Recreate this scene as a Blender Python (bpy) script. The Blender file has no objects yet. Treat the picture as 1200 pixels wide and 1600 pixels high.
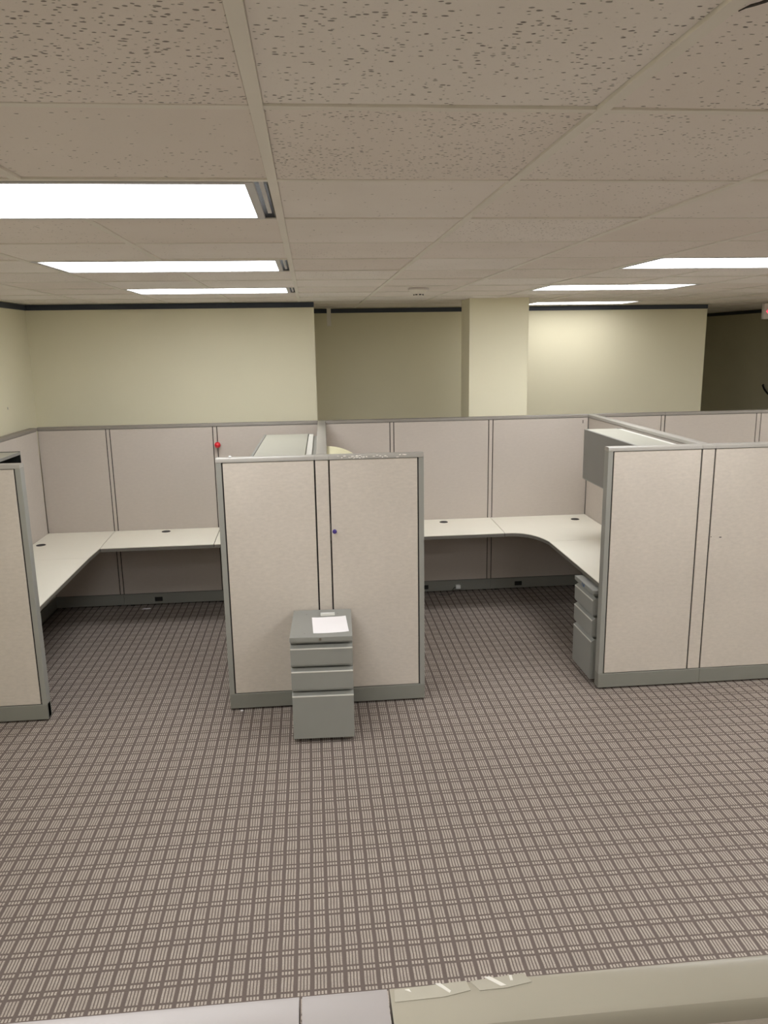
import bpy, bmesh, math, random
from mathutils import Vector, Matrix
random.seed(7)
R = math.radians
S = bpy.context.scene
C = S.collection

# ------------------------------------------------------------------ camera, world, exposure
H = 2.793            # ceiling height
CAM = (0.0, 0.0, 2.3936)
PITCH, YAW, ROLL, FPX = 0.2134, 0.0915, -0.0158, 1212.4
cd = bpy.data.cameras.new('camera')
cam = bpy.data.objects.new('camera', cd); C.objects.link(cam)
r_ = Vector((math.cos(YAW), -math.sin(YAW), 0))
f_ = Vector((math.sin(YAW)*math.cos(PITCH), math.cos(YAW)*math.cos(PITCH), -math.sin(PITCH)))
u_ = r_.cross(f_)
rr = r_*math.cos(ROLL) + u_*math.sin(ROLL)
uu = -r_*math.sin(ROLL) + u_*math.cos(ROLL)
cam.matrix_world = Matrix(((rr.x, uu.x, -f_.x, CAM[0]), (rr.y, uu.y, -f_.y, CAM[1]), (rr.z, uu.z, -f_.z, CAM[2]), (0, 0, 0, 1)))
cd.sensor_fit = 'VERTICAL'; cd.sensor_height = 24.0; cd.lens = FPX/1600*24.0
cd.clip_start = 0.02; cd.clip_end = 100
S.camera = cam
w = bpy.data.worlds.new('world'); S.world = w; w.use_nodes = True
w.node_tree.nodes['Background'].inputs[0].default_value = (0.5, 0.5, 0.5, 1)
w.node_tree.nodes['Background'].inputs[1].default_value = 0.0
S.view_settings.view_transform = 'Standard'; S.view_settings.look = 'None'
S.view_settings.gamma = 1.0; S.view_settings.use_curve_mapping = False
S.view_settings.exposure = 0.62
LAMP = 8.5           # radiance of the fluorescent lenses

# ------------------------------------------------------------------ materials
def srgb(r, g, b):
    def f(c):
        c /= 255.0
        return c/12.92 if c <= 0.04045 else ((c+0.055)/1.055)**2.4
    return (f(r), f(g), f(b), 1.0)

class NT:
    def __init__(s, name):
        s.m = bpy.data.materials.new(name); s.m.use_nodes = True
        s.t = s.m.node_tree; s.n = s.t.nodes; s.b = s.n['Principled BSDF']
    def add(s, ty, **kw):
        n = s.n.new(ty)
        for k, v in kw.items(): setattr(n, k, v)
        return n
    def put(s, sock, v):
        if isinstance(v, bpy.types.NodeSocket): s.t.links.new(v, sock)
        else: sock.default_value = v
    def math(s, op, a, b=0.0, c=0.0, clamp=False):
        n = s.add('ShaderNodeMath', operation=op, use_clamp=clamp)
        s.put(n.inputs[0], a); s.put(n.inputs[1], b); s.put(n.inputs[2], c)
        return n.outputs[0]
    def coord(s, scale=(1, 1, 1), kind='Object', loc=(0, 0, 0)):
        tc = s.add('ShaderNodeTexCoord'); mp = s.add('ShaderNodeMapping')
        s.t.links.new(tc.outputs[kind], mp.inputs[0]); mp.inputs['Scale'].default_value = scale
        mp.inputs['Location'].default_value = loc
        return mp.outputs[0]
    def noise(s, vec, scale, detail=2.0, rough=0.5):
        n = s.add('ShaderNodeTexNoise'); s.put(n.inputs['Vector'], vec)
        n.inputs['Scale'].default_value = scale; n.inputs['Detail'].default_value = detail
        n.inputs['Roughness'].default_value = rough
        return n.outputs[0]
    def mix(s, fac, a, b):
        n = s.add('ShaderNodeMix', data_type='RGBA')
        s.put(n.inputs[0], fac); s.put(n.inputs[6], a); s.put(n.inputs[7], b)
        return n.outputs[2]
    def ramp(s, fac, lo, hi):
        n = s.add('ShaderNodeMapRange'); s.put(n.inputs[0], fac)
        n.inputs[1].default_value = lo; n.inputs[2].default_value = hi
        return n.outputs[0]
    def bump(s, h, strength, dist=0.002):
        n = s.add('ShaderNodeBump'); s.put(n.inputs['Height'], h)
        n.inputs['Strength'].default_value = strength; n.inputs['Distance'].default_value = dist
        s.t.links.new(n.outputs[0], s.b.inputs['Normal'])
    def base(s, v): s.put(s.b.inputs['Base Color'], v)
    def rough(s, v): s.put(s.b.inputs['Roughness'], v)

def mul(c, k): return (c[0]*k, c[1]*k, c[2]*k, 1.0)

def plain(name, col, rough=0.5, metal=0.0, var=0.05, scale=9.0, bump=0.0, bscale=400.0):
    t = NT(name)
    v = t.coord()
    n = t.noise(v, scale, 3.0)
    t.base(t.mix(n, mul(col, 1-var), mul(col, 1+var)))
    t.rough(rough); t.b.inputs['Metallic'].default_value = metal
    if bump: t.bump(t.noise(v, bscale, 2.0), bump, 0.001)
    return t.m

def fabric(name, col, mottle=0.10):
    t = NT(name)
    v = t.coord()
    big = t.noise(v, 2.2, 3.0)
    mid = t.noise(t.coord((26, 26, 60)), 1.0, 5.0, 0.65)
    fine = t.noise(t.coord((260, 260, 900)), 1.0, 2.0)
    f = t.math('ADD', t.math('MULTIPLY', big, 0.35), t.math('MULTIPLY', mid, 0.65))
    f = t.ramp(f, 0.33, 0.67)
    c = t.mix(f, mul(col, 1-mottle), mul(col, 1+mottle))
    c = t.mix(t.math('MULTIPLY', t.ramp(fine, 0.35, 0.75), 0.22), c, mul(col, 0.78))
    t.base(c); t.rough(0.92); t.b.inputs['Specular IOR Level'].default_value = 0.15
    t.b.inputs['Sheen Weight'].default_value = 0.15
    t.bump(t.math('ADD', fine, t.math('MULTIPLY', mid, 0.8)), 0.5, 0.0025)
    return t.m

def metal_paint(name, col, rough=0.42):
    t = NT(name)
    v = t.coord()
    n = t.noise(v, 6.0, 3.0)
    c = t.mix(n, mul(col, 0.95), mul(col, 1.05))
    t.base(c); t.rough(rough)
    t.bump(t.noise(v, 700.0, 1.0), 0.06, 0.0005)
    return t.m

def carpet_mat():
    t = NT('carpet')
    v = t.coord()
    sep = t.add('ShaderNodeSeparateXYZ'); t.t.links.new(v, sep.inputs[0])
    wob = t.math('MULTIPLY', t.math('SUBTRACT', t.noise(v, 9.0, 2.0), 0.5), 0.006)
    x = t.math('ADD', sep.outputs[0], wob); y = t.math('ADD', sep.outputs[1], wob)
    u = t.math('FRACT', t.math('DIVIDE', t.math('ADD', x, 10.0), 0.064))
    q = t.math('FRACT', t.math('DIVIDE', t.math('ADD', y, 10.03), 0.106))
    # four pale yarn stripes to a cell, cut by a thin line and a thick band across
    st = t.math('FRACT', t.math('MULTIPLY', t.math('SUBTRACT', u, 0.20), 5.0))
    stripe = t.math('MULTIPLY', t.math('GREATER_THAN', st, 0.38), t.math('GREATER_THAN', u, 0.25))
    longseg = t.math('GREATER_THAN', q, 0.36)
    dots = t.math('MULTIPLY', t.math('GREATER_THAN', q, 0.115), t.math('LESS_THAN', q, 0.265))
    seg = t.math('MAXIMUM', longseg, dots)
    yarn = t.math('MULTIPLY', stripe, seg)
    tuft = t.noise(t.coord((330, 230, 1)), 1.0, 2.0, 0.6)
    dash = t.ramp(tuft, 0.30, 0.62)
    patch = t.ramp(t.noise(v, 14.0, 3.0, 0.7), 0.30, 0.70)
    dashes = t.math('MULTIPLY', yarn, t.math('ADD', 0.42, t.math('MULTIPLY', dash, 0.55)))
    amt = t.math('MULTIPLY', dashes, t.math('ADD', 0.72, t.math('MULTIPLY', patch, 0.28)))
    amt = t.math('ADD', amt, t.math('MULTIPLY', dots, t.math('MULTIPLY', stripe, 0.12)))
    dark = t.mix(tuft, srgb(96, 86, 80), srgb(120, 108, 102))
    pale = t.mix(t.noise(v, 60.0, 2.0), srgb(198, 186, 172), srgb(188, 178, 169))
    soil = t.ramp(t.noise(v, 0.7, 4.0, 0.6), 0.25, 0.75)
    c = t.mix(amt, dark, pale)
    c2 = t.mix(t.math('MULTIPLY', soil, 0.15), c, srgb(90, 80, 74))
    t.base(c2); t.rough(0.95); t.b.inputs['Specular IOR Level'].default_value = 0.1
    t.bump(t.math('ADD', tuft, t.math('MULTIPLY', yarn, 0.8)), 0.5, 0.003)
    return t.m

def tile_mat():
    # fissured mineral-fibre tile; the object's colour carries how heavily it is fissured
    t = NT('ceiling_tile')
    oi = t.add('ShaderNodeObjectInfo')
    sc = t.add('ShaderNodeSeparateColor'); t.t.links.new(oi.outputs['Color'], sc.inputs[0])
    tc = t.add('ShaderNodeTexCoord')
    off = t.add('ShaderNodeVectorMath', operation='MULTIPLY_ADD')
    t.t.links.new(oi.outputs['Random'], off.inputs[0]); off.inputs[1].default_value = (37, 53, 0)
    t.t.links.new(tc.outputs['Object'], off.inputs[2])
    def sv(sx, sy):
        m = t.add('ShaderNodeMapping'); t.t.links.new(off.outputs[0], m.inputs[0]); m.inputs['Scale'].default_value = (sx, sy, 1)
        return m.outputs[0]
    warp = t.add('ShaderNodeVectorMath', operation='ADD')
    nz = t.add('ShaderNodeTexNoise'); t.t.links.new(sv(30, 60), nz.inputs['Vector']); nz.inputs['Scale'].default_value = 1.0
    sc2 = t.add('ShaderNodeVectorMath', operation='SCALE'); t.t.links.new(nz.outputs['Color'], sc2.inputs[0]); sc2.inputs['Scale'].default_value = 1.1
    t.t.links.new(sv(78, 135), warp.inputs[0]); t.t.links.new(sc2.outputs[0], warp.inputs[1])
    vo = t.add('ShaderNodeTexVoronoi'); t.t.links.new(warp.outputs[0], vo.inputs['Vector']); vo.inputs['Scale'].default_value = 1.0
    vs = t.add('ShaderNodeSeparateColor'); t.t.links.new(vo.outputs['Color'], vs.inputs[0])
    region = t.noise(sv(3.0, 3.5), 1.0, 2.0)
    keep = t.math('LESS_THAN', vs.outputs[0], t.math('MULTIPLY', sc.outputs[0], t.math('MULTIPLY', t.ramp(region, 0.22, 0.62), 1.5)))
    size = t.math('ADD', 0.12, t.math('MULTIPLY', vs.outputs[1], 0.26))
    pit = t.math('MULTIPLY', t.ramp(t.math('SUBTRACT', size, vo.outputs['Distance']), 0.0, 0.08), keep)
    pin = t.ramp(t.noise(sv(170, 220), 1.0, 1.0), 0.66, 0.74)
    tone = t.mix(sc.outputs[1], srgb(240, 232, 226), srgb(248, 243, 239))
    tone = t.mix(t.math('MULTIPLY', t.ramp(t.noise(sv(2, 2), 1.0, 3.0), 0.3, 0.7), 0.18), tone, srgb(214, 205, 193))
    c = t.mix(t.math('MULTIPLY', pin, 0.10), tone, srgb(120, 110, 100))
    c = t.mix(t.math('MULTIPLY', pit, t.math('ADD', 0.40, t.math('MULTIPLY', vs.outputs[2], 0.5))), c, srgb(72, 62, 54))
    t.base(c); t.rough(0.95); t.b.inputs['Specular IOR Level'].default_value = 0.1
    t.bump(t.math('SUBTRACT', 1.0, pit), 0.6, 0.003)
    return t.m

def emit_mat(name, col, strength):
    t = NT(name)
    em = t.add('ShaderNodeEmission')
    n = t.noise(t.coord(), 3.0)
    t.put(em.inputs[0], t.mix(n, mul(col, 0.98), col)); em.inputs[1].default_value = strength
    t.t.links.new(em.outputs[0], t.n['Material Output'].inputs['Surface'])
    return t.m

M = {}
M['carpet'] = carpet_mat()
M['tile'] = tile_mat()
M['tee'] = metal_paint('grid_tee_paint', srgb(236, 231, 222), 0.5)
M['deck'] = plain('plenum_dark', srgb(60, 56, 52), 0.9)
M['wall'] = plain('cream_wall_paint', srgb(232, 226, 200), 0.8, var=0.03, scale=2.0, bump=0.08, bscale=250)
M['crown'] = plain('navy_crown_strip', srgb(52, 58, 72), 0.45, var=0.06)
M['fabric'] = fabric('panel_fabric_front', srgb(208, 198, 186), 0.085)
M['fabric_back'] = fabric('panel_fabric_plain', srgb(200, 190, 180), 0.04)
M['core'] = plain('panel_core', srgb(34, 31, 29), 0.8)
M['post'] = metal_paint('post_paint', srgb(150, 149, 142), 0.45)
M['base'] = metal_paint('raceway_paint', srgb(132, 131, 123), 0.45)
M['cap'] = metal_paint('cap_paint', srgb(164, 159, 151), 0.38)
M['cap_pale'] = metal_paint('cap_paint_pale', srgb(150, 143, 139), 0.42)
M['cap_dark'] = metal_paint('cap_paint_shaded', srgb(140, 133, 125), 0.42)  # back row caps: shade on their front faces put into a darker tone
M['chip'] = plain('bare_white_chips', srgb(238, 233, 224), 0.6, var=0.02)
M['cap_green'] = metal_paint('cap_paint_greenish', srgb(154, 147, 131), 0.26)
M['laminate'] = plain('cream_laminate', srgb(251, 246, 231), 0.35, var=0.015, scale=5, bump=0.03, bscale=600)
M['edge'] = plain('grey_edge_band', srgb(112, 108, 100), 0.5)
M['black'] = plain('black_plastic', srgb(26, 25, 25), 0.45)
M['bracket'] = plain('dark_steel', srgb(50, 49, 47), 0.5)
M['steel'] = metal_paint('pedestal_paint', srgb(146, 146, 140), 0.40)
M['steel_top'] = metal_paint('bin_top_lit_paint', srgb(166, 164, 152), 0.42)  # light falling on the bin tops put into a paler tone
M['steel_dark'] = metal_paint('bin_door_shaded_paint', srgb(128, 126, 121), 0.45)  # shade on the bin doors, turned from the light, put into the colour
M['flange'] = metal_paint('bin_flange_paint', srgb(214, 212, 204), 0.4)
M['dark_in'] = plain('bin_interior_black', srgb(16, 20, 18), 0.6)
M['cream_plastic'] = plain('cream_moulded_lid', srgb(226, 220, 186), 0.4, var=0.02)
M['paper'] = plain('white_paper', srgb(245, 241, 242), 0.8, var=0.01)
M['plug'] = plain('white_plug_plastic', srgb(228, 228, 226), 0.4, var=0.01)
M['red'] = plain('red_plastic', srgb(214, 30, 44), 0.35, var=0.06, scale=60)
M['purple'] = plain('purple_plastic', srgb(70, 52, 136), 0.35, var=0.08, scale=80)
M['chrome'] = plain('lock_metal', srgb(150, 146, 138), 0.3, metal=0.9)
M['blue'] = plain('blue_sticker', srgb(50, 92, 140), 0.5)
M['tape'] = plain('cloudy_tape', srgb(164, 158, 143), 0.25, var=0.06, scale=40)
M['tape_white'] = plain('torn_tape_edge', srgb(206, 201, 190), 0.5)
M['scuff'] = plain('grey_scuff', srgb(96, 88, 82), 0.9)
M['lens'] = emit_mat('fluorescent_lens', (0.97, 0.985, 1.0, 1), LAMP)
M['lens_dim'] = emit_mat('fluorescent_lens_dimmed', (1.0, 0.985, 0.96, 1), LAMP*0.5)  # dimmed so the recessed wall behind it does not burn out
M['frame_white'] = metal_paint('light_frame_paint', srgb(196, 194, 196), 0.4)
M['exit_white'] = plain('exit_housing', srgb(214, 208, 204), 0.5, var=0.02)
M['exit_red'] = emit_mat('exit_letters', (1.0, 0.06, 0.10, 1), 1.2)

# ------------------------------------------------------------------ helpers
def box(bm, x0, x1, y0, y1, z0, z1, bev=0.0, seg=2):
    r = bmesh.ops.create_cube(bm, size=1.0)
    vs = r['verts']
    for v in vs:
        v.co = ((x0+x1)/2 + v.co.x*(x1-x0), (y0+y1)/2 + v.co.y*(y1-y0), (z0+z1)/2 + v.co.z*(z1-z0))
    if bev:
        es = list({e for v in vs for e in v.link_edges})
        bmesh.ops.bevel(bm, geom=es, offset=bev, segments=seg, affect='EDGES', profile=0.6)
    return bm

def bx(*a, **k): return box(bmesh.new(), *a, **k)

def prism(bm, pts, a0, a1, axis):
    """extrude a 2-D outline along an axis; axis 'x': pts are (y,z); 'y': (x,z); 'z': (x,y)"""
    def P(p, a):
        return {'x': (a, p[0], p[1]), 'y': (p[0], a, p[1]), 'z': (p[0], p[1], a)}[axis]
    A = [bm.verts.new(P(p, a0)) for p in pts]; B = [bm.verts.new(P(p, a1)) for p in pts]
    n = len(pts)
    bm.faces.new(A); bm.faces.new(B[::-1])
    for i in range(n): bm.faces.new((A[i], B[i], B[(i+1) % n], A[(i+1) % n]))
    bmesh.ops.recalc_face_normals(bm, faces=bm.faces[:])
    return bm

def lathe(bm, prof, seg=24, mat=None):
    rings = []
    for r, z in prof:
        if r < 1e-6: rings.append([bm.verts.new((0, 0, z))])
        else: rings.append([bm.verts.new((r*math.cos(2*math.pi*k/seg), r*math.sin(2*math.pi*k/seg), z)) for k in range(seg)])
    for a, b in zip(rings, rings[1:]):
        for k in range(seg):
            k2 = (k+1) % seg
            if len(a) == 1 and len(b) == 1: continue
            if len(a) == 1: bm.faces.new((a[0], b[k], b[k2]))
            elif len(b) == 1: bm.faces.new((a[k], a[k2], b[0]))
            else: bm.faces.new((a[k], a[k2], b[k2], b[k]))
    if mat is not None: bmesh.ops.transform(bm, matrix=mat, verts=bm.verts[:])
    bmesh.ops.recalc_face_normals(bm, faces=bm.faces[:])
    return bm

def tube(bm, pts, rad, seg=8):
    rings = []
    for i, p in enumerate(pts):
        p = Vector(p)
        d = (Vector(pts[min(i+1, len(pts)-1)]) - Vector(pts[max(i-1, 0)])).normalized()
        a = d.cross(Vector((0.31, 0.2, 0.93))).normalized(); b = d.cross(a)
        rings.append([bm.verts.new(p + rad*(a*math.cos(2*math.pi*k/seg) + b*math.sin(2*math.pi*k/seg))) for k in range(seg)])
    for a, b in zip(rings, rings[1:]):
        for k in range(seg): bm.faces.new((a[k], a[(k+1) % seg], b[(k+1) % seg], b[k]))
    bm.faces.new(rings[0]); bm.faces.new(rings[-1][::-1])
    bmesh.ops.recalc_face_normals(bm, faces=bm.faces[:])
    return bm

def obj(name, bm, mat, parent=None, smooth=False, label=None):
    me = bpy.data.meshes.new(name); bm.to_mesh(me); bm.free()
    me.materials.append(M[mat])
    if smooth:
        for p in me.polygons: p.use_smooth = True
        if hasattr(me, 'set_sharp_from_angle'): me.set_sharp_from_angle(angle=R(40))
    o = bpy.data.objects.new(name, me); C.objects.link(o)
    if parent: o.parent = parent
    if label: o['label'] = label
    return o

def inst(name, me, parent, loc=(0, 0, 0), rotz=0):
    o = bpy.data.objects.new(name, me); C.objects.link(o)
    if parent: o.parent = parent
    o.location = loc; o.rotation_euler = (0, 0, rotz)
    return o

def tag(o, label, cat, group=None):
    o['label'] = label; o['category'] = cat
    if group: o['group'] = group
    return o

def thing(name, label, cat, loc=(0, 0, 0), rotz=0.0, group=None):
    o = bpy.data.objects.new(name, None); C.objects.link(o)
    o.location = loc; o.rotation_euler = (0, 0, rotz); o.empty_display_size = 0.1
    return tag(o, label, cat, group)

def struct(name, bm, mat, label, cat='wall', parent=None):
    o = obj(name, bm, mat, parent)
    if not parent:
        o['kind'] = 'structure'; tag(o, label, cat)
    return o

# ------------------------------------------------------------------ room shell
XL, XR, YN, YFAR = -2.57, 6.42, -4.2, 12.45
YA, YR = 7.60, 9.05          # raised wall block on the left, recessed wall
XA, XB = 0.062, 4.70         # right edges of the two
struct('floor', bx(XL-0.1, XR+0.1, YN-0.1, YFAR+0.1, -0.1, 0), 'carpet', 'grey brown patterned office carpet with small woven squares', 'floor')
struct('wall_left', bx(XL-0.1, XL, YN, YA, 0, H+0.15), 'wall', 'cream painted side wall at the far left edge')
struct('wall_back', bx(XL-0.1, XA, YA, YFAR, 0, H+0.15), 'wall', 'cream back wall block behind the left cubicle')
struct('wall_recess', bx(XA, XB, YR, YFAR, 0, H+0.15), 'wall', 'cream recessed back wall behind the square column')
struct('wall_right', bx(XR, XR+0.1, YN, YFAR, 0, H+0.15), 'wall', 'dim cream side wall of the unlit alcove at right')
struct('wall_alcove', bx(XB, XR, YFAR, YFAR+0.1, 0, H+0.15), 'wall', 'dim end wall of the unlit alcove')
struct('wall_near', bx(XL-0.1, XR+0.1, YN-0.1, YN, 0, H+0.15), 'wall', 'cream wall behind the viewer')
struct('column', bx(1.50, 2.065, 7.33, 7.72, 0, H+0.12, bev=0.004), 'wall', 'square cream column standing behind the back partition', 'column')
cz0, cz1 = H-0.052, H-0.004
def crown(n, x0, x1, y0, y1, label):
    struct('trim_%d' % n, bx(x0, x1, y0, y1, cz0, cz1, bev=0.003), 'crown', label, 'trim')
crown(1, XL, XL+0.012, YN, YA, 'dark navy strip along the top of the left side wall')
crown(2, XL+0.012, XA, YA-0.012, YA, 'dark navy strip along the top of the left back wall')
crown(3, XA, XB, YR-0.012, YR, 'dark navy strip along the top of the recessed wall')
crown(4, XR-0.012, XR, YN, YFAR, 'dark navy strip along the top of the alcove wall')

obj('scuff_mark', bx(XL-0.001, XL+0.0012, 6.915, 6.931, 1.895, 1.915), 'steel_top', bpy.data.objects['wall_left'])

# ------------------------------------------------------------------ ceiling: deck, tees, tiles, lights
T = 0.6096; GX, GY = -0.0752, 1.4608
ceil = bpy.data.objects.new('ceiling', bpy.data.meshes.new('ceiling'))
b = bx(XL-0.1, XR+0.1, YN-0.1, YFAR+0.1, H+0.15, H+0.2); b.to_mesh(ceil.data); b.free()
ceil.data.materials.append(M['deck']); C.objects.link(ceil)
ceil['kind'] = 'structure'; tag(ceil, 'suspended ceiling of square fissured tiles in a metal grid', 'ceiling')

LIGHTS = [(-2, 1), (-2, 4), (-2, 7), (3, 4), (3, 7), (4, 11), (3, 1), (-2, -2), (3, -2), (-2, -5), (3, -5), (8, 7), (8, 4), (8, 1), (8, -2), (8, -5)]  # first six are in view; the rest are unseen, added to brighten the room
occ = set()
for i, j in LIGHTS: occ.add((i, j)); occ.add((i+1, j))
i0, i1 = math.floor((XL-GX)/T), math.ceil((XR-GX)/T)
j0, j1 = math.floor((YN-GY)/T), math.ceil((YFAR-GY)/T)
tw = 0.012
# long runners (front to back) and cross tees
for i in range(i0, i1+1):
    x = GX+i*T
    if x-tw < XL or x+tw > XR: continue
    y1 = YA if x < XA else (YR if x < XB else YFAR)
    cuts = sorted((GY+j*T, GY+(j+1)*T) for (a, j) in LIGHTS if a+1 == i)
    ya = YN
    for c0, c1 in cuts+[(y1, y1)]:
        obj('grid_runner', bx(x-tw, x+tw, ya, min(c0, y1), H-0.0015, H+0.03, bev=0.0006, seg=1), 'tee', ceil)
        ya = c1
tee_me = {}
for j in range(j0, j1+1):
    y = GY+j*T
    if y < YN+0.02 or y > YFAR-0.02: continue
    x1 = XR
    x0 = XL if y < YA else (XA if y < YR else XB)
    obj('grid_tee', bx(x0, x1, y-tw*0.9, y+tw*0.9, H-0.0005, H+0.028, bev=0.0005, seg=1), 'tee', ceil)
bt = bmesh.new(); box(bt, -0.293, 0.293, -0.293, 0.293, 0.0, 0.016, bev=0.002, seg=1)
tile_me = bpy.data.meshes.new('ceiling_tile'); bt.to_mesh(tile_me); bt.free(); tile_me.materials.append(M['tile'])
heavy = {(-1, -1): 0.85, (-2, -1): 0.8, (0, -1): 0.48, (0, 0): 0.75, (1, 0): 0.40, (1, -1): 0.42, (-1, 0): 0.12, (-2, 0): 0.1,
         (0, 1): 0.06, (1, 1): 0.22, (0, 2): 0.05, (1, 2): 0.5, (1, 3): 0.1, (2, 1): 0.06, (2, 2): 0.06, (2, 0): 0.2, (2, -1): 0.35,
         (0, -2): 0.3, (-1, -2): 0.8, (1, -2): 0.3}
def project(x, y, z):
    d = Vector((x, y, z)) - Vector(CAM); k = d.dot(f_)
    if k < 0.05: return None
    return 600+FPX*d.dot(rr)/k, 800-FPX*d.dot(uu)/k
rest = bmesh.new()
for i in range(i0, i1+1):
    for j in range(j0, j1+1):
        if (i, j) in occ: continue
        xa, xb, ya, yb = GX+i*T, GX+(i+1)*T, GY+j*T, GY+(j+1)*T
        xa, xb = max(xa, XL), min(xb, XR)
        ya, yb = max(ya, YN), yb
        if ya >= YR: lim = XB
        elif ya >= YA: lim = XA
        else: lim = XL
        xa = max(xa, lim)
        if xb-xa < 0.05 or ya > YFAR-0.05: continue
        ymax = YA if (xa+xb)/2 < XA else (YR if (xa+xb)/2 < XB else YFAR)
        yb = min(yb, ymax)
        if yb-ya < 0.05: continue
        full = abs(xb-xa-T) < 1e-3 and abs(yb-ya-T) < 1e-3
        corners = [project(x, y, H) for x in (xa, xb) for y in (ya, yb)]
        vis = any(c and -60 < c[0] < 1260 and -60 < c[1] < 1000 for c in corners)
        if not vis and ya < 3.0 and ya > 0.8 and abs(xa) < 1.5: vis = True
        if vis:
            dz = random.uniform(0.0, 0.004)
            if full:
                o = inst('ceiling_tile', tile_me, ceil, ((xa+xb)/2, (ya+yb)/2, H+0.001+dz), random.choice([0, math.pi]))
            else:
                bm = bx(-(xb-xa)/2+0.008, (xb-xa)/2-0.008, -(yb-ya)/2+0.008, (yb-ya)/2-0.008, 0, 0.016)
                o = obj('ceiling_tile', bm, 'tile', ceil); o.location = ((xa+xb)/2, (ya+yb)/2, H+0.001+dz)
            o.rotation_euler.x = random.uniform(-1, 1)*0.004; o.rotation_euler.y = random.uniform(-1, 1)*0.003
            d = heavy.get((i, j), random.choice([0.05, 0.08, 0.12, 0.2]))
            o.color = (d, random.random(), 0, 1)
        else:
            box(rest, xa+0.008, xb-0.008, ya+0.008, yb-0.008, H+0.002, H+0.018)
ro = obj('ceiling_tile_field', rest, 'tile', ceil); ro['kind'] = 'stuff'; ro.color = (0.15, 0.5, 0, 1)

obj('broken_tile_edge', prism(bmesh.new(), [(0.5462, 1.027), (0.5505, 1.017), (0.557, 1.011), (0.566, 1.000), (0.572, 0.985), (0.566, 0.985), (0.558, 1.001), (0.551, 1.008)], H-0.003, H-0.0016, 'z'), 'deck', ceil, label='dark chipped edge of a ceiling tile')

def make_light(i, j, label):
    x0, y0 = GX+i*T, GY+j*T
    L, D = 2*T, T
    t = thing('ceiling_light', label, 'ceiling light', (x0+L/2, y0+D/2, H), 0, 'recessed fluorescent ceiling lights')
    a, c = L/2-0.014, D/2-0.014
    h = bmesh.new()      # sheet metal housing, open below
    box(h, -a, a, -c, c, 0.105, 0.110)
    box(h, -a, -a+0.003, -c, c, 0.004, 0.105); box(h, a-0.003, a, -c, c, 0.004, 0.105)
    box(h, -a, a, -c, -c+0.003, 0.004, 0.105); box(h, -a, a, c-0.003, c, 0.004, 0.105)
    obj('housing', h, 'bracket', t)
    e = a-0.034          # the door frame stops short of the right end and leaves an air slot
    fw = 0.024
    for q in ((-a+0.004, e, -c+0.004, -c+0.004+fw), (-a+0.004, e, c-0.004-fw, c-0.004),
              (-a+0.004, -a+0.004+fw, -c+0.028, c-0.028), (e-fw, e, -c+0.028, c-0.028)):
        obj('door_frame', bx(*q, -0.002, 0.010, bev=0.002), 'frame_white', t)
    obj('lens', bx(-a+0.026, e-0.022, -c+0.026, c-0.026, 0.003, 0.008), 'lens_dim' if (i, j) == (4, 11) else 'lens', t, label='glowing white prismatic lens')
    obj('air_slot', bx(e+0.012, a-0.010, -c+0.01, c-0.08, 0.004, 0.009), 'frame_white', t)
LL = {(-2, 1): 'largest glowing ceiling light at the upper left edge', (-2, 4): 'middle of the three left ceiling lights',
      (-2, 7): 'farthest left ceiling light above the cream back wall', (3, 4): 'ceiling light cut by the right edge of the picture',
      (3, 7): 'middle of the three right ceiling lights', (4, 11): 'farthest right ceiling light close to the recessed wall beside the column',
      (3, 1): 'added unseen ceiling light at the right of the viewer', (-2, -2): 'added unseen ceiling light behind the viewer at left',
      (3, -2): 'added unseen ceiling light behind the viewer at right', (-2, -5): 'rearmost added unseen ceiling light behind the viewer at left',
      (3, -5): 'rearmost added unseen ceiling light behind the viewer at right', (8, 7): 'farthest added unseen ceiling light of the column beside the right wall',
      (8, 4): 'second farthest added unseen ceiling light beside the right wall', (8, 1): 'middle added unseen ceiling light beside the right wall',
      (8, -2): 'second nearest added unseen ceiling light beside the right wall', (8, -5): 'rearmost added unseen ceiling light beside the right wall'}
for i, j in LIGHTS: make_light(i, j, LL[(i, j)])

# smoke detector
sd = thing('smoke_detector', 'small round smoke detector on ceiling in front of the column', 'smoke detector', (0.83, 5.95, H), 0)
obj('base_plate', lathe(bmesh.new(), [(0, 0), (0.078, 0), (0.078, -0.012), (0, -0.012)]), 'exit_white', sd)
obj('dome', lathe(bmesh.new(), [(0, -0.012), (0.068, -0.012), (0.062, -0.022), (0.036, -0.044), (0.030, -0.054), (0, -0.056)]), 'tee', sd, smooth=True)
for k in range(8):
    a = 2*math.pi*k/8+0.2
    v = obj('vent', bx(-0.009, 0.009, -0.002, 0.002, -0.004, 0.004), 'black', sd); v.location = (0.036*math.cos(a), 0.036*math.sin(a), -0.046); v.rotation_euler.z = a+math.pi/2
# stub bracket
sb = thing('ceiling_bracket', 'short grey bracket hanging from the ceiling in the wall recess', 'bracket', (0.232, 8.75, H), 0)
obj('flange', bx(-0.06, 0.06, -0.05, 0.05, -0.012, -0.001, bev=0.002), 'tee', sb)
obj('stem', bx(-0.022, 0.022, -0.022, 0.022, -0.2, -0.012, bev=0.003), 'tee', sb)

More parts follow.
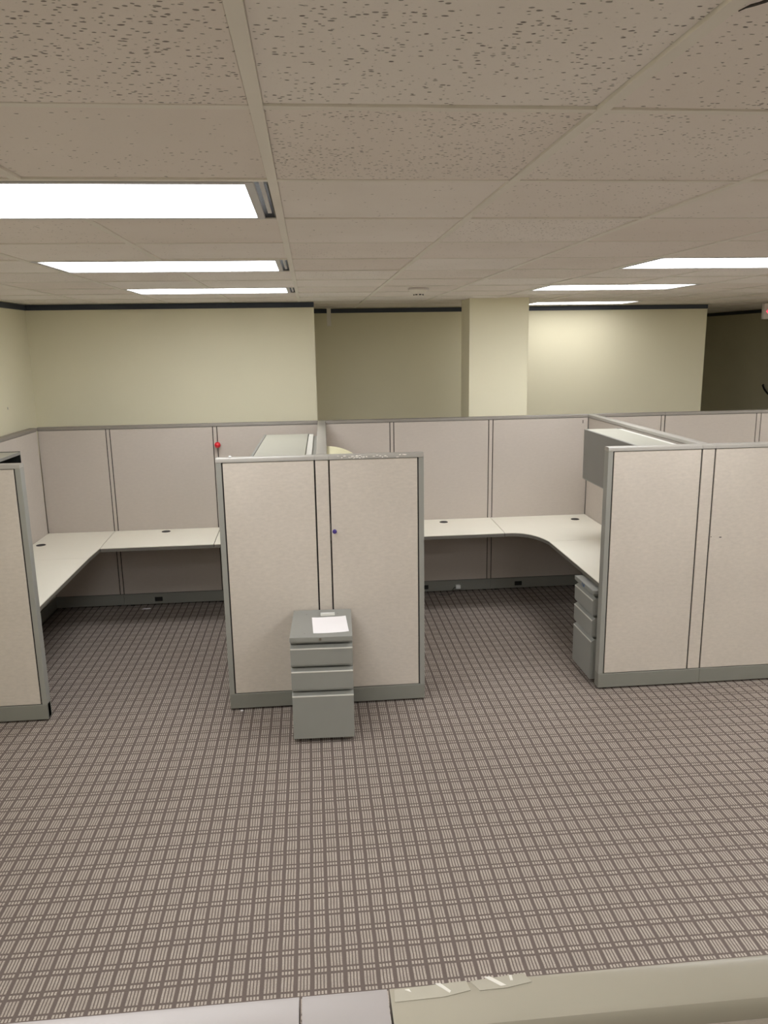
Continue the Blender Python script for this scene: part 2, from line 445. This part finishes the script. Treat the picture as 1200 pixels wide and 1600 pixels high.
# exit sign (its left end shows at the right edge)
ex = thing('exit_sign', 'white exit sign with red letters hanging at the right edge', 'sign', (5.265, 8.55, H), 0)
obj('housing', bx(-0.16, 0.16, 0, 0.05, -0.195, -0.02, bev=0.012, seg=3), 'exit_white', ex)
obj('mount', lathe(bmesh.new(), [(0, 0), (0.05, 0), (0.05, -0.012), (0.03, -0.022), (0, -0.022)], mat=Matrix.Translation((0, 0.025, 0))), 'exit_white', ex)
for s in (-1, 1):
    bm = bmesh.new()
    pts = [(-0.016, 0), (0.010, 0.028), (0.020, 0.020), (0.002, 0), (0.020, -0.020), (0.010, -0.028)]
    prism(bm, [(s*(p[0])+s*0.118, p[1]-0.108) for p in pts] if s < 0 else [(-p[0]+0.118, p[1]-0.108) for p in pts], -0.003, 0.001, 'y')
    if s < 0:
        for v in bm.verts: v.co.x = -0.118 - (v.co.x + 0.118)
    obj('arrow', bm, 'exit_red', ex)
fc = bpy.data.curves.new('exit_letters', 'FONT'); fc.body = 'EXIT'; fc.size = 0.105; fc.extrude = 0.0015; fc.align_x = 'CENTER'; fc.align_y = 'CENTER'
fo = bpy.data.objects.new('exit_letters', fc); C.objects.link(fo)
bpy.context.view_layer.update()
dg = bpy.context.evaluated_depsgraph_get()
lm = bpy.data.meshes.new_from_object(fo.evaluated_get(dg))
bpy.data.objects.remove(fo); bpy.data.curves.remove(fc)
lm.materials.clear(); lm.materials.append(M['exit_red'])
lo = inst('lettering', lm, ex, (0, -0.002, -0.108)); lo.rotation_euler = (R(90), 0, 0)

# dark hook on the alcove wall
tag(obj('wall_hook', tube(bmesh.new(), [(XR-0.004, 10.605, 1.74), (XR-0.02, 10.59, 1.735), (XR-0.03, 10.53, 1.685), (XR-0.03, 10.45, 1.635), (XR-0.03, 10.36, 1.60), (XR-0.004, 10.30, 1.60)], 0.013, 10), 'black', smooth=True),
    'black bent hook on the dark alcove wall at the right edge', 'hook')

# ------------------------------------------------------------------ partitions
PH, PT, RZ = 1.708, 0.065, 0.118
def cap_profile(t, z1, h=0.027, o=0.004):
    z0 = z1-h
    return [(-o, z0), (-o, z1-0.009), (-o+0.003, z1-0.003), (-o+0.010, z1), (t+o-0.010, z1), (t+o-0.003, z1-0.003), (t+o, z1-0.009), (t+o, z0)]

def module(label, loc, L, rotz=0.0, post_l=False, post_r=False, strip=0.0, fab='fabric_back', cap='cap', group='cubicle partition modules',
           outlets=(), back_base=True, cap_gap=0.001):
    """one partition module; local x runs along it, its front is -y; 'strip' is the narrow connector cover after the right end"""
    t = thing('partition_panel', label, 'partition', loc, rotz, group)
    LT = L+strip
    pw = 0.034
    obj('core', bx(0.001, LT-0.001, 0.010, PT-0.010, 0.02, PH-0.026), 'core', t)
    if post_l: obj('end_post', bx(0, pw, -0.001, PT+0.001, RZ-0.002 if not back_base else RZ-0.002, PH-0.026, bev=0.004), 'post', t)
    if post_r: obj('end_post', bx(L-pw, L, -0.001, PT+0.001, RZ-0.002, PH-0.026, bev=0.004), 'post', t)
    gp = 0.005 if fab == 'fabric' else 0.0038
    a = pw+0.008 if post_l else gp
    c = L-pw-0.008 if post_r else L-gp
    z0, z1 = RZ+0.004, PH-0.031
    obj('fabric_panel', bx(a, c, 0.0, 0.011, z0, z1, bev=0.003), fab, t)
    obj('fabric_panel', bx(a, c, PT-0.011, PT, z0, z1, bev=0.003), fab, t)
    if strip:
        obj('connector_strip', bx(L+gp, LT-gp, 0.0, 0.011, z0, z1, bev=0.003), fab, t)
        obj('connector_strip', bx(L+gp, LT-gp, PT-0.011, PT, z0, z1, bev=0.003), fab, t)
        if strip > 0.05:
            obj('top_cap', prism(bmesh.new(), cap_profile(PT, PH), L+cap_gap, LT-cap_gap, 'x'), cap, t, smooth=True)
            obj('top_cap', prism(bmesh.new(), cap_profile(PT, PH), 0.0, L-cap_gap, 'x'), cap, t, smooth=True)
        else:
            obj('top_cap', prism(bmesh.new(), cap_profile(PT, PH), 0.0, LT-cap_gap, 'x'), cap, t, smooth=True)
    else:
        obj('top_cap', prism(bmesh.new(), cap_profile(PT, PH), 0.0, L-cap_gap, 'x'), cap, t, smooth=True)
    rw = obj('base_raceway', bx(0.0, LT-0.001, -0.004, PT+0.004, 0.014, RZ, bev=0.004), 'base', t)
    for k, x in enumerate(outlets):
        o = obj('outlet', bx(x-0.036, x+0.036, -0.008, -0.003, 0.040, 0.082, bev=0.003), 'black', rw)
    for x in (0.06, LT-0.06):
        f = obj('foot', lathe(bmesh.new(), [(0, 0), (0.018, 0), (0.018, 0.006), (0.006, 0.008), (0.006, 0.016), (0, 0.016)], 12), 'black', t)
        f.location = (x, PT/2, 0)
    return t

YF, YB = 4.895, 7.198
# front hats
module('fabric partition end cut by the left edge of the picture', (-2.505, YF, 0), 0.719, post_r=True, fab='fabric')
g2 = 'front partition behind the loose pedestal'
pa = module('left half of the middle front partition with mottled beige fabric', (-0.606, YF, 0), 0.617, post_l=True, strip=0.091, fab='fabric')
pb = module('right half of the middle front partition with chipped white cap', (0.102, YF, 0), 0.609, post_r=True, fab='fabric')
bm = bmesh.new(); rc = random.Random(3)
for k in range(34):
    x = rc.choice([rc.uniform(0.06, 0.25), rc.uniform(0.12, 0.22), rc.uniform(0.28, 0.50)]); z = PH-rc.uniform(0.004, 0.022); L = rc.uniform(0.006, 0.026); hh = rc.uniform(0.003, 0.007)
    prism(bm, [(x+L*a*rc.uniform(0.7, 1.2), min(PH-0.004, z+hh*b*rc.uniform(0.6, 1.2))) for a, b in ((-.5, -.2), (-.2, -.6), (.3, -.5), (.5, .1), (.2, .6), (-.3, .5))], -0.0055, -0.003, 'y')
ch = obj('paint_chip', bm, 'chip', pb, label='chipped white paint along the cap'); ch['kind'] = 'stuff'
pc = module('front partition beside the right cubicle opening hiding the overhead bin', (1.933, YF, 0), 0.644, post_l=True, strip=0.093, fab='fabric')
pd = module('front partition cut by the right edge with small dark scuffs', (2.670, YF, 0), 0.66, post_r=True, fab='fabric')
for (x, z, wd, hh) in ((0.078, 1.07, 0.016, 0.007), (0.012, 1.075, 0.006, 0.006), (0.20, 1.02, 0.05, 0.003)):
    obj('scuff_mark', bx(x-wd/2, x+wd/2, -0.0012, 0.001, z-hh/2, z+hh/2), 'scuff' if wd < 0.04 else 'fabric_back', pd)
# back row
SK = R(0.985)          # the dividers run a degree off square
module('back partition module in the left corner above the corner desk', (-2.444, YB, 0), 0.595, strip=0.034, cap='cap_dark')
module('wide back partition module above the left cubicle desk', (-1.815, YB, 0), 0.916, strip=0.038, outlets=(0.317,), cap='cap_dark')
module('back partition module behind the middle overhead bin with grey top', (-0.861, YB, 0), 0.924, cap='cap_dark')
module('back partition module with the curved cream bin before it', (0.128, YB, 0), 0.600, strip=0.036, cap='cap_dark')
bw = module('wide back partition module above the right cubicle desk', (0.764, YB, 0), 0.902, strip=0.04, outlets=(0.285,), cap='cap_dark')
bc = module('back partition module in the right cubicle corner with a small mark', (1.706, YB, 0), 0.927, outlets=(0.275,), cap='cap_dark')
obj('scuff_mark', bx(0.868, 0.876, -0.0012, 0.001, 1.625, 1.655), 'scuff', bc)
module('back partition module just beyond the right divider', (2.698, YB, 0), 0.656, strip=0.036, cap='cap_dark')
module('back partition module below the end of the recessed wall', (3.392, YB, 0), 0.924, strip=0.046, cap='cap_dark')
module('back partition module at the right edge before the dark alcove', (4.362, YB, 0), 0.93, cap='cap_dark')
# dividers, front face to +X (rot 90 deg)
def divider(label, xf, length=2.224, **kw):
    return module(label, (xf, YF+PT+0.003, 0), length, rotz=R(90)-SK, **kw)
divider('left divider partition along the cream side wall', -2.478, cap='cap_dark')
divider('middle divider partition between the two cubicles', 0.090)
divider('right divider partition carrying the long overhead bin', 2.657)
tag(obj('corner_post', bx(0.065, 0.127, YB+0.001, YB+PT-0.001, 0.014, PH-0.001, bev=0.004), 'post'), 'slim grey post joining the middle divider to the back partition', 'post')
tag(obj('corner_post', bx(2.635, 2.697, YB+0.001, YB+PT-0.001, 0.014, PH-0.001, bev=0.004), 'post'), 'slim grey post joining the right divider to the back partition', 'post')
# near row: slimmer panels under the viewer
PT = 0.053
fa = module('near partition at the lower left with shiny pale cap', (-0.68, 0.661, 0), 0.647, strip=0.095, fab='fabric', cap='cap_pale', cap_gap=0.0016)
fb = module('near partition at the lower right with greenish grey cap', (0.0632, 0.661, 0), 0.72, fab='fabric', cap='cap_green')
PT = 0.065

# tape scraps left on the near cap
def scrap(label, pts, streaks):
    t = thing('tape_scrap', label, 'tape', (0, 0, PH), 0, 'tape scraps on the near cap')
    obj('film', prism(bmesh.new(), pts, 0.0002, 0.0008, 'z'), 'tape', t)
    for s in streaks: obj('torn_edge', prism(bmesh.new(), s, 0.0008, 0.0013, 'z'), 'tape_white', t)
scrap('cloudy tape scrap on the near cap close to its seam', [(0.068, 0.7095), (0.148, 0.7130), (0.150, 0.7000), (0.120, 0.6945), (0.067, 0.6935)],
      [[(0.113, 0.7125), (0.119, 0.7125), (0.129, 0.7010), (0.127, 0.6985), (0.121, 0.7045)], [(0.079, 0.7080), (0.084, 0.7085), (0.086, 0.7040)]])
scrap('cloudy tape scrap farther right on the near cap', [(0.152, 0.7120), (0.213, 0.7165), (0.219, 0.7040), (0.190, 0.6990), (0.160, 0.6985)],
      [[(0.168, 0.7155), (0.175, 0.7155), (0.190, 0.7020), (0.184, 0.7015)], [(0.196, 0.7150), (0.199, 0.7150), (0.199, 0.7075), (0.196, 0.7075)]])

# ------------------------------------------------------------------ worktops
DT = 0.737
def worktop(label, pts, grom=None, brackets=(), grot=0.0):
    cx = sum(p[0] for p in pts)/len(pts); cy = sum(p[1] for p in pts)/len(pts)
    t = thing('worktop', label, 'desk', (cx, cy, 0), 0, 'cubicle worktops')
    q = [(p[0]-cx, p[1]-cy) for p in pts]
    s = prism(bmesh.new(), q, DT-0.006, DT, 'z')
    obj('surface', s, 'laminate', t)
    obj('edge_band', prism(bmesh.new(), q, DT-0.034, DT-0.0062, 'z'), 'edge', t)
    for gx, gy in (grom or ()):
        m = Matrix.Translation((gx-cx, gy-cy, 0)) @ Matrix.Rotation(grot, 4, 'Z') @ Matrix.Diagonal((1.0, 0.95, 1, 1))
        obj('grommet', lathe(bmesh.new(), [(0, DT-0.010), (0.038, DT-0.010), (0.040, DT+0.0005), (0.038, DT+0.003), (0.031, DT+0.003), (0.029, DT+0.001), (0, DT+0.001)], 28, m), 'black', t, smooth=True)
    for x, y, ang in brackets:
        bm = bmesh.new()
        prism(bm, [(0, DT-0.036), (-0.40, DT-0.036), (-0.40, DT-0.055), (-0.03, DT-0.16), (0, DT-0.19)], -0.012, 0.012, 'x')
        bmesh.ops.transform(bm, matrix=Matrix.Translation((x-cx, y-cy, 0)) @ Matrix.Rotation(ang, 4, 'Z'), verts=bm.verts[:])
        obj('bracket', bm, 'bracket', t)
g = 0.003
yb = YB-0.003
xl = -2.444+0.002
worktop('square corner worktop in the left cubicle with a black grommet', [(xl, 6.262), (-1.832, 6.262), (-1.822, 6.56), (-1.846, yb), (xl, yb)][:5], [(-2.364, 6.752)], grot=0.5)
worktop('long worktop along the back of the left cubicle', [(-1.820+g, 6.56), (-0.868-g, 6.56), (-0.880-g, yb), (-1.843+g, yb)], [(-1.364, 7.10)], [(-0.92, yb, 0), (-1.80, yb, 0)])
worktop('short worktop mostly hidden behind the middle front partition', [(-0.868+g, 6.56), (0.050, 6.56), (0.060, yb), (-0.880+g, yb)])
worktop('return worktop running toward the left front partition', [(-2.470, 4.966), (-1.825, 4.966), (-1.832, 6.262-g), (xl, 6.262-g)], None, [(-2.462, 5.6, R(90))])
worktop('straight worktop along the back of the right cubicle', [(0.120, 6.555), (1.676-g, 6.56), (1.692-g, yb), (0.131, yb)], [(1.214, 7.07)], [(1.60, yb, 0)])
cur = [(1.676+g, 6.56)]
P0, P1, P2_, P3 = Vector((1.70, 6.56)), Vector((1.88, 6.57)), Vector((1.945, 6.40)), Vector((1.972, 6.218))
for k in range(15):
    s = k/14
    p = P0*(1-s)**3 + P1*3*s*(1-s)**2 + P2_*3*s*s*(1-s) + P3*s**3
    cur.append((p.x, p.y))
worktop('corner worktop with curved inner edge in the right cubicle', cur+[(2.612, 6.218), (2.627, yb), (1.692+g, yb)], [(2.463, 6.99)], grot=-0.6)
worktop('return worktop under the right overhead bin', [(1.965, 4.966), (2.590, 4.966), (2.612, 6.218-g), (1.972, 6.218-g)])

# ------------------------------------------------------------------ overhead bins
def bin_door_left(label, x0, x1, y0, y1, z0, z1, rz):
    """closed bin hung on the divider at its right; the flipper door faces left (-X)"""
    t = thing('overhead_bin', label, 'storage bin', ((x0+x1)/2, (y0+y1)/2, z0), rz, 'overhead storage bins')
    hx, hy, h = (x1-x0)/2, (y1-y0)/2, z1-z0
    obj('body', bx(-hx+0.022, hx-0.004, -hy+0.003, hy-0.003, 0.002, h-0.020, bev=0.002), 'steel', t)
    obj('top_panel', bx(-hx+0.022, hx-0.075, -hy, hy, h-0.020, h-0.001, bev=0.002), 'steel_top', t)
    obj('back_flange', bx(hx-0.068, hx-0.030, -hy, hy, h-0.020, h-0.004, bev=0.002), 'flange', t)
    d = obj('door', bx(-hx, -hx+0.019, -hy-0.001, hy+0.001, 0.0, h, bev=0.004), 'steel_dark', t)
    obj('door_lip', bx(-hx+0.002, -hx+0.017, -hy, hy, -0.008, 0.0005, bev=0.002), 'steel', d)
    obj('end_panel', bx(-hx+0.022, hx-0.03, hy-0.003, hy+0.001, 0.0, h-0.001), 'steel', t)
    obj('lock', lathe(bmesh.new(), [(0, 0), (0.010, 0), (0.010, 0.003), (0, 0.003)], 16, Matrix.Translation((-hx-0.003, 0, 0.04)) @ Matrix.Rotation(R(90), 4, 'Y')), 'chrome', d)
bin_door_left('long grey overhead bin on the right divider', 2.250, 2.601, 5.02, 6.27, 1.266, 1.674, -SK)
bin_door_left('overhead bin with pale grey top behind the middle front partition', -0.405, 0.034, 5.02, 6.47, 1.266, 1.674, -SK)

# open black shelf bin at the far left
ob = thing('overhead_bin', 'open overhead bin with black inside at the left edge', 'storage bin', (-2.250, 5.25, 1.288), -SK, 'overhead storage bins')
hx, hy, h = 0.19, 0.42, 0.40
obj('top_panel', bx(-hx, hx-0.004, -hy, hy-0.004, h-0.014, h, bev=0.002), 'steel_top', ob)
obj('front_edge', bx(hx-0.004, hx, -hy, hy, h-0.02, h, bev=0.0015), 'steel_dark', ob)
obj('shelf', bx(-hx, hx, -hy, hy, 0, 0.014), 'dark_in', ob)
obj('back_panel', bx(-hx, -hx+0.008, -hy, hy, 0.014, h-0.014), 'dark_in', ob)
obj('end_panel', bx(-hx+0.008, hx-0.001, hy-0.012, hy, 0.014, h+0.003), 'dark_in', ob)
obj('end_panel', bx(-hx+0.008, hx-0.001, -hy, -hy+0.012, 0.014, h-0.014), 'dark_in', ob)

# curved cream bin on the middle divider
cb = thing('overhead_bin', 'cream bin with rounded lid peeking over the middle front partition', 'storage bin', (0.100, 5.34, 1.30), -SK, 'overhead storage bins')
RC, LEN = 0.35, 0.31
pr = [(0, 0.02)]+[(RC*math.sin(a), 0.02+RC*math.cos(a)) for a in [k*math.pi/2/20 for k in range(20, -1, -1)]]
for s, n in ((LEN, 'end_panel'), (-LEN, 'end_panel')):
    e = obj(n, prism(bmesh.new(), [(p[0]*0.985, 0.02+(p[1]-0.02)*0.985) for p in pr], s-0.012*(1 if s > 0 else -1), s, 'y'), 'cream_plastic', cb)
bm = bmesh.new()
outer = pr[1:]; inner = [(p[0]*0.965, 0.02+(p[1]-0.02)*0.965) for p in outer]
prism(bm, outer+inner[::-1], -LEN-0.003, LEN+0.003, 'y')
obj('rounded_lid', bm, 'cream_plastic', cb, smooth=True)
obj('shelf', bx(0, RC, -LEN, LEN, 0, 0.02, bev=0.003), 'steel', cb)

# ------------------------------------------------------------------ pedestals
def pedestal(label, loc, rotz, sticker=False):
    t = thing('pedestal', label, 'filing cabinet', loc, rotz, 'three drawer pedestals')
    hw, D, z0, zt = 0.187, 0.486, 0.028, 0.690
    body = bmesh.new()
    box(body, -hw, hw, 0.078, D, z0, zt-0.032, bev=0.002)
    obj('body', body, 'steel', t)
    top = obj('top_panel', bx(-hw-0.001, hw+0.001, -0.004, D+0.001, zt-0.030, zt, bev=0.003), 'steel', t)
    obj('lock', lathe(bmesh.new(), [(0, 0), (0.009, 0), (0.009, 0.003), (0.004, 0.004), (0, 0.003)], 16,
        Matrix.Translation((-0.005, -0.004, zt-0.014)) @ Matrix.Rotation(R(90), 4, 'X')), 'chrome', top)
    for (x, y) in ((-0.10, 0.06), (0.10, 0.06), (-0.10, 0.40), (0.10, 0.40)):
        obj('screw_cap', lathe(bmesh.new(), [(0, 0), (0.0045, 0), (0.003, 0.0012), (0, 0.0014)], 10, Matrix.Translation((x, y, zt-0.0002))), 'steel_dark', top)
    if sticker: obj('sticker', bx(-0.03, 0.02, -0.0052, -0.0035, zt-0.026, zt-0.006), 'blue', top)
    for k, (a, c) in enumerate(((0.512, 0.648), (0.354, 0.500), (0.030, 0.342))):
        d = obj('drawer', prism(bmesh.new(), [(0.074, a), (0.001, a), (0.0, a+0.001), (0.0, c-0.034), (0.003, c-0.030), (0.026, c-0.016), (0.074, c-0.016)], -hw+0.0005, hw-0.0005, 'x'), 'steel', t)
        obj('pull_lip_highlight', bx(-hw+0.0006, hw-0.0006, -0.0015, 0.006, c-0.038, c-0.0295, bev=0.0025), 'flange', d)  # highlight along the pull edge put into the lip's pale colour
        obj('rail', bx(-hw+0.001, hw-0.001, 0.004, 0.077, c+0.004, c+0.0085), 'steel', d)
    for (x, y) in ((-0.14, 0.07), (0.14, 0.07), (-0.14, 0.42), (0.14, 0.42)):
        m = Matrix.Translation((x, y, 0.0145)) @ Matrix.Rotation(R(90), 4, 'Y')
        obj('caster', lathe(bmesh.new(), [(0, -0.011), (0.0105, -0.011), (0.0145, -0.007), (0.0145, 0.007), (0.0105, 0.011), (0, 0.011)], 18, m), 'black', t, smooth=True)
    return t
pedestal('loose grey pedestal with paper on top standing before the middle front partition', (0.013, 4.389, 0), R(-2.0))
pedestal('grey pedestal tucked under the right return worktop', (1.915, 5.195, 0), R(-90), True)

# ------------------------------------------------------------------ small things
def sheet(w, l, curl=0.003):
    bm = bmesh.new(); n = 6
    g_ = [[bm.verts.new((-w/2+w*i/n, -l/2+l*j/n, 0.0012+curl*((abs(i-n/2)/(n/2))**4)*((abs(j-n/2)/(n/2))**4))) for j in range(n+1)] for i in range(n+1)]
    for i in range(n):
        for j in range(n): bm.faces.new((g_[i][j], g_[i+1][j], g_[i+1][j+1], g_[i][j+1]))
    r = bmesh.ops.extrude_face_region(bm, geom=bm.faces[:])
    for v in [x for x in r['geom'] if isinstance(x, bmesh.types.BMVert)]: v.co.z -= 0.0008
    bmesh.ops.recalc_face_normals(bm, faces=bm.faces[:])
    return bm
pz = 0.690
o = obj('paper_sheet', sheet(0.216, 0.279), 'paper'); o.location = (0.072, 4.585, pz+0.0002); o.rotation_euler.z = R(1.5)
tag(o, 'blank white sheet of paper on the loose pedestal', 'paper')
o = thing('label_holder', 'small clear label strip beside the white paper on the pedestal', 'label holder', (0.062, 4.775, pz))
obj('holder_base', bx(-0.046, 0.046, -0.022, 0.022, 0.0, 0.003, bev=0.001), 'flange', o)
obj('holder_ridge', bx(-0.046, 0.046, 0.014, 0.022, 0.003, 0.007, bev=0.001), 'plug', o)

def pushpin(name, label, cat, loc, mat, prof):
    t = thing(name, label, cat, loc)
    m = Matrix.Rotation(R(90), 4, 'X')
    obj('head', lathe(bmesh.new(), prof, 22, m), mat, t, smooth=True)
    obj('needle', lathe(bmesh.new(), [(0, -0.006), (0.0012, -0.006), (0.0012, 0.002), (0, 0.002)], 8, m), 'chrome', t)
    return t
rb = 0.028
pushpin('ball_pin', 'round red ball pin on the back partition seam', 'pin', (-0.859, YB, 1.515), 'red',
        [(0, 0.0), (0.008, 0.0), (0.007, 0.006)]+[(rb*math.sin(a), 0.033-rb*1.08*math.cos(a)) for a in [0.3+k*(math.pi-0.3)/12 for k in range(13)]])
pushpin('push_pin', 'purple push pin stuck in the middle front partition', 'pin', (0.126, YF, 1.215), 'purple',
        [(0, 0.0), (0.010, 0.0), (0.011, 0.003), (0.0075, 0.006), (0.009, 0.014), (0.014, 0.018), (0.0145, 0.022), (0.010, 0.025), (0, 0.026)])
t = thing('bead', 'tiny white bead on top of the middle partition cap', 'bead', (-0.518, YF+0.03, PH))
obj('bead_body', lathe(bmesh.new(), [(0.0, 0.0), (0.008, 0.001), (0.0105, 0.005), (0.008, 0.010), (0.003, 0.012), (0, 0.012)], 16), 'plug', t, smooth=True)

# plug-in adapter with its cord
pl = thing('plug_adapter', 'white plug adapter in the raceway of the right cubicle', 'plug', (1.375, YB-0.004, 0.058))
obj('adapter_body', bx(-0.023, 0.023, -0.036, -0.0005, -0.017, 0.020, bev=0.004), 'plug', pl)
obj('cord', tube(bmesh.new(), [(-0.022, -0.02, -0.004), (-0.040, -0.024, -0.006), (-0.055, -0.034, -0.022), (-0.062, -0.045, -0.046), (-0.075, -0.07, -0.0545), (-0.13, -0.10, -0.0545), (-0.2, -0.08, -0.0545)], 0.003), 'black', pl, smooth=True)
# scrap of paper under the left desk
bm = bmesh.new(); prism(bm, [(-0.04, -0.012), (0.01, -0.016), (0.042, -0.004), (0.036, 0.012), (-0.02, 0.014)], 0.0005, 0.004, 'z')
o = obj('paper_scrap', bm, 'paper'); o.location = (-1.60, 7.10, 0.0)
tag(o, 'white paper scrap on the carpet under the left desk', 'paper')
bm = bmesh.new(); prism(bm, [(-0.008, -0.004), (0.006, -0.006), (0.009, 0.003), (-0.004, 0.007)], 0.0005, 0.006, 'z')
o = obj('paper_scrap', bm, 'paper'); o.location = (-0.53, 4.88, 0.0)
tag(o, 'tiny white crumb at the foot of the middle front partition', 'paper')
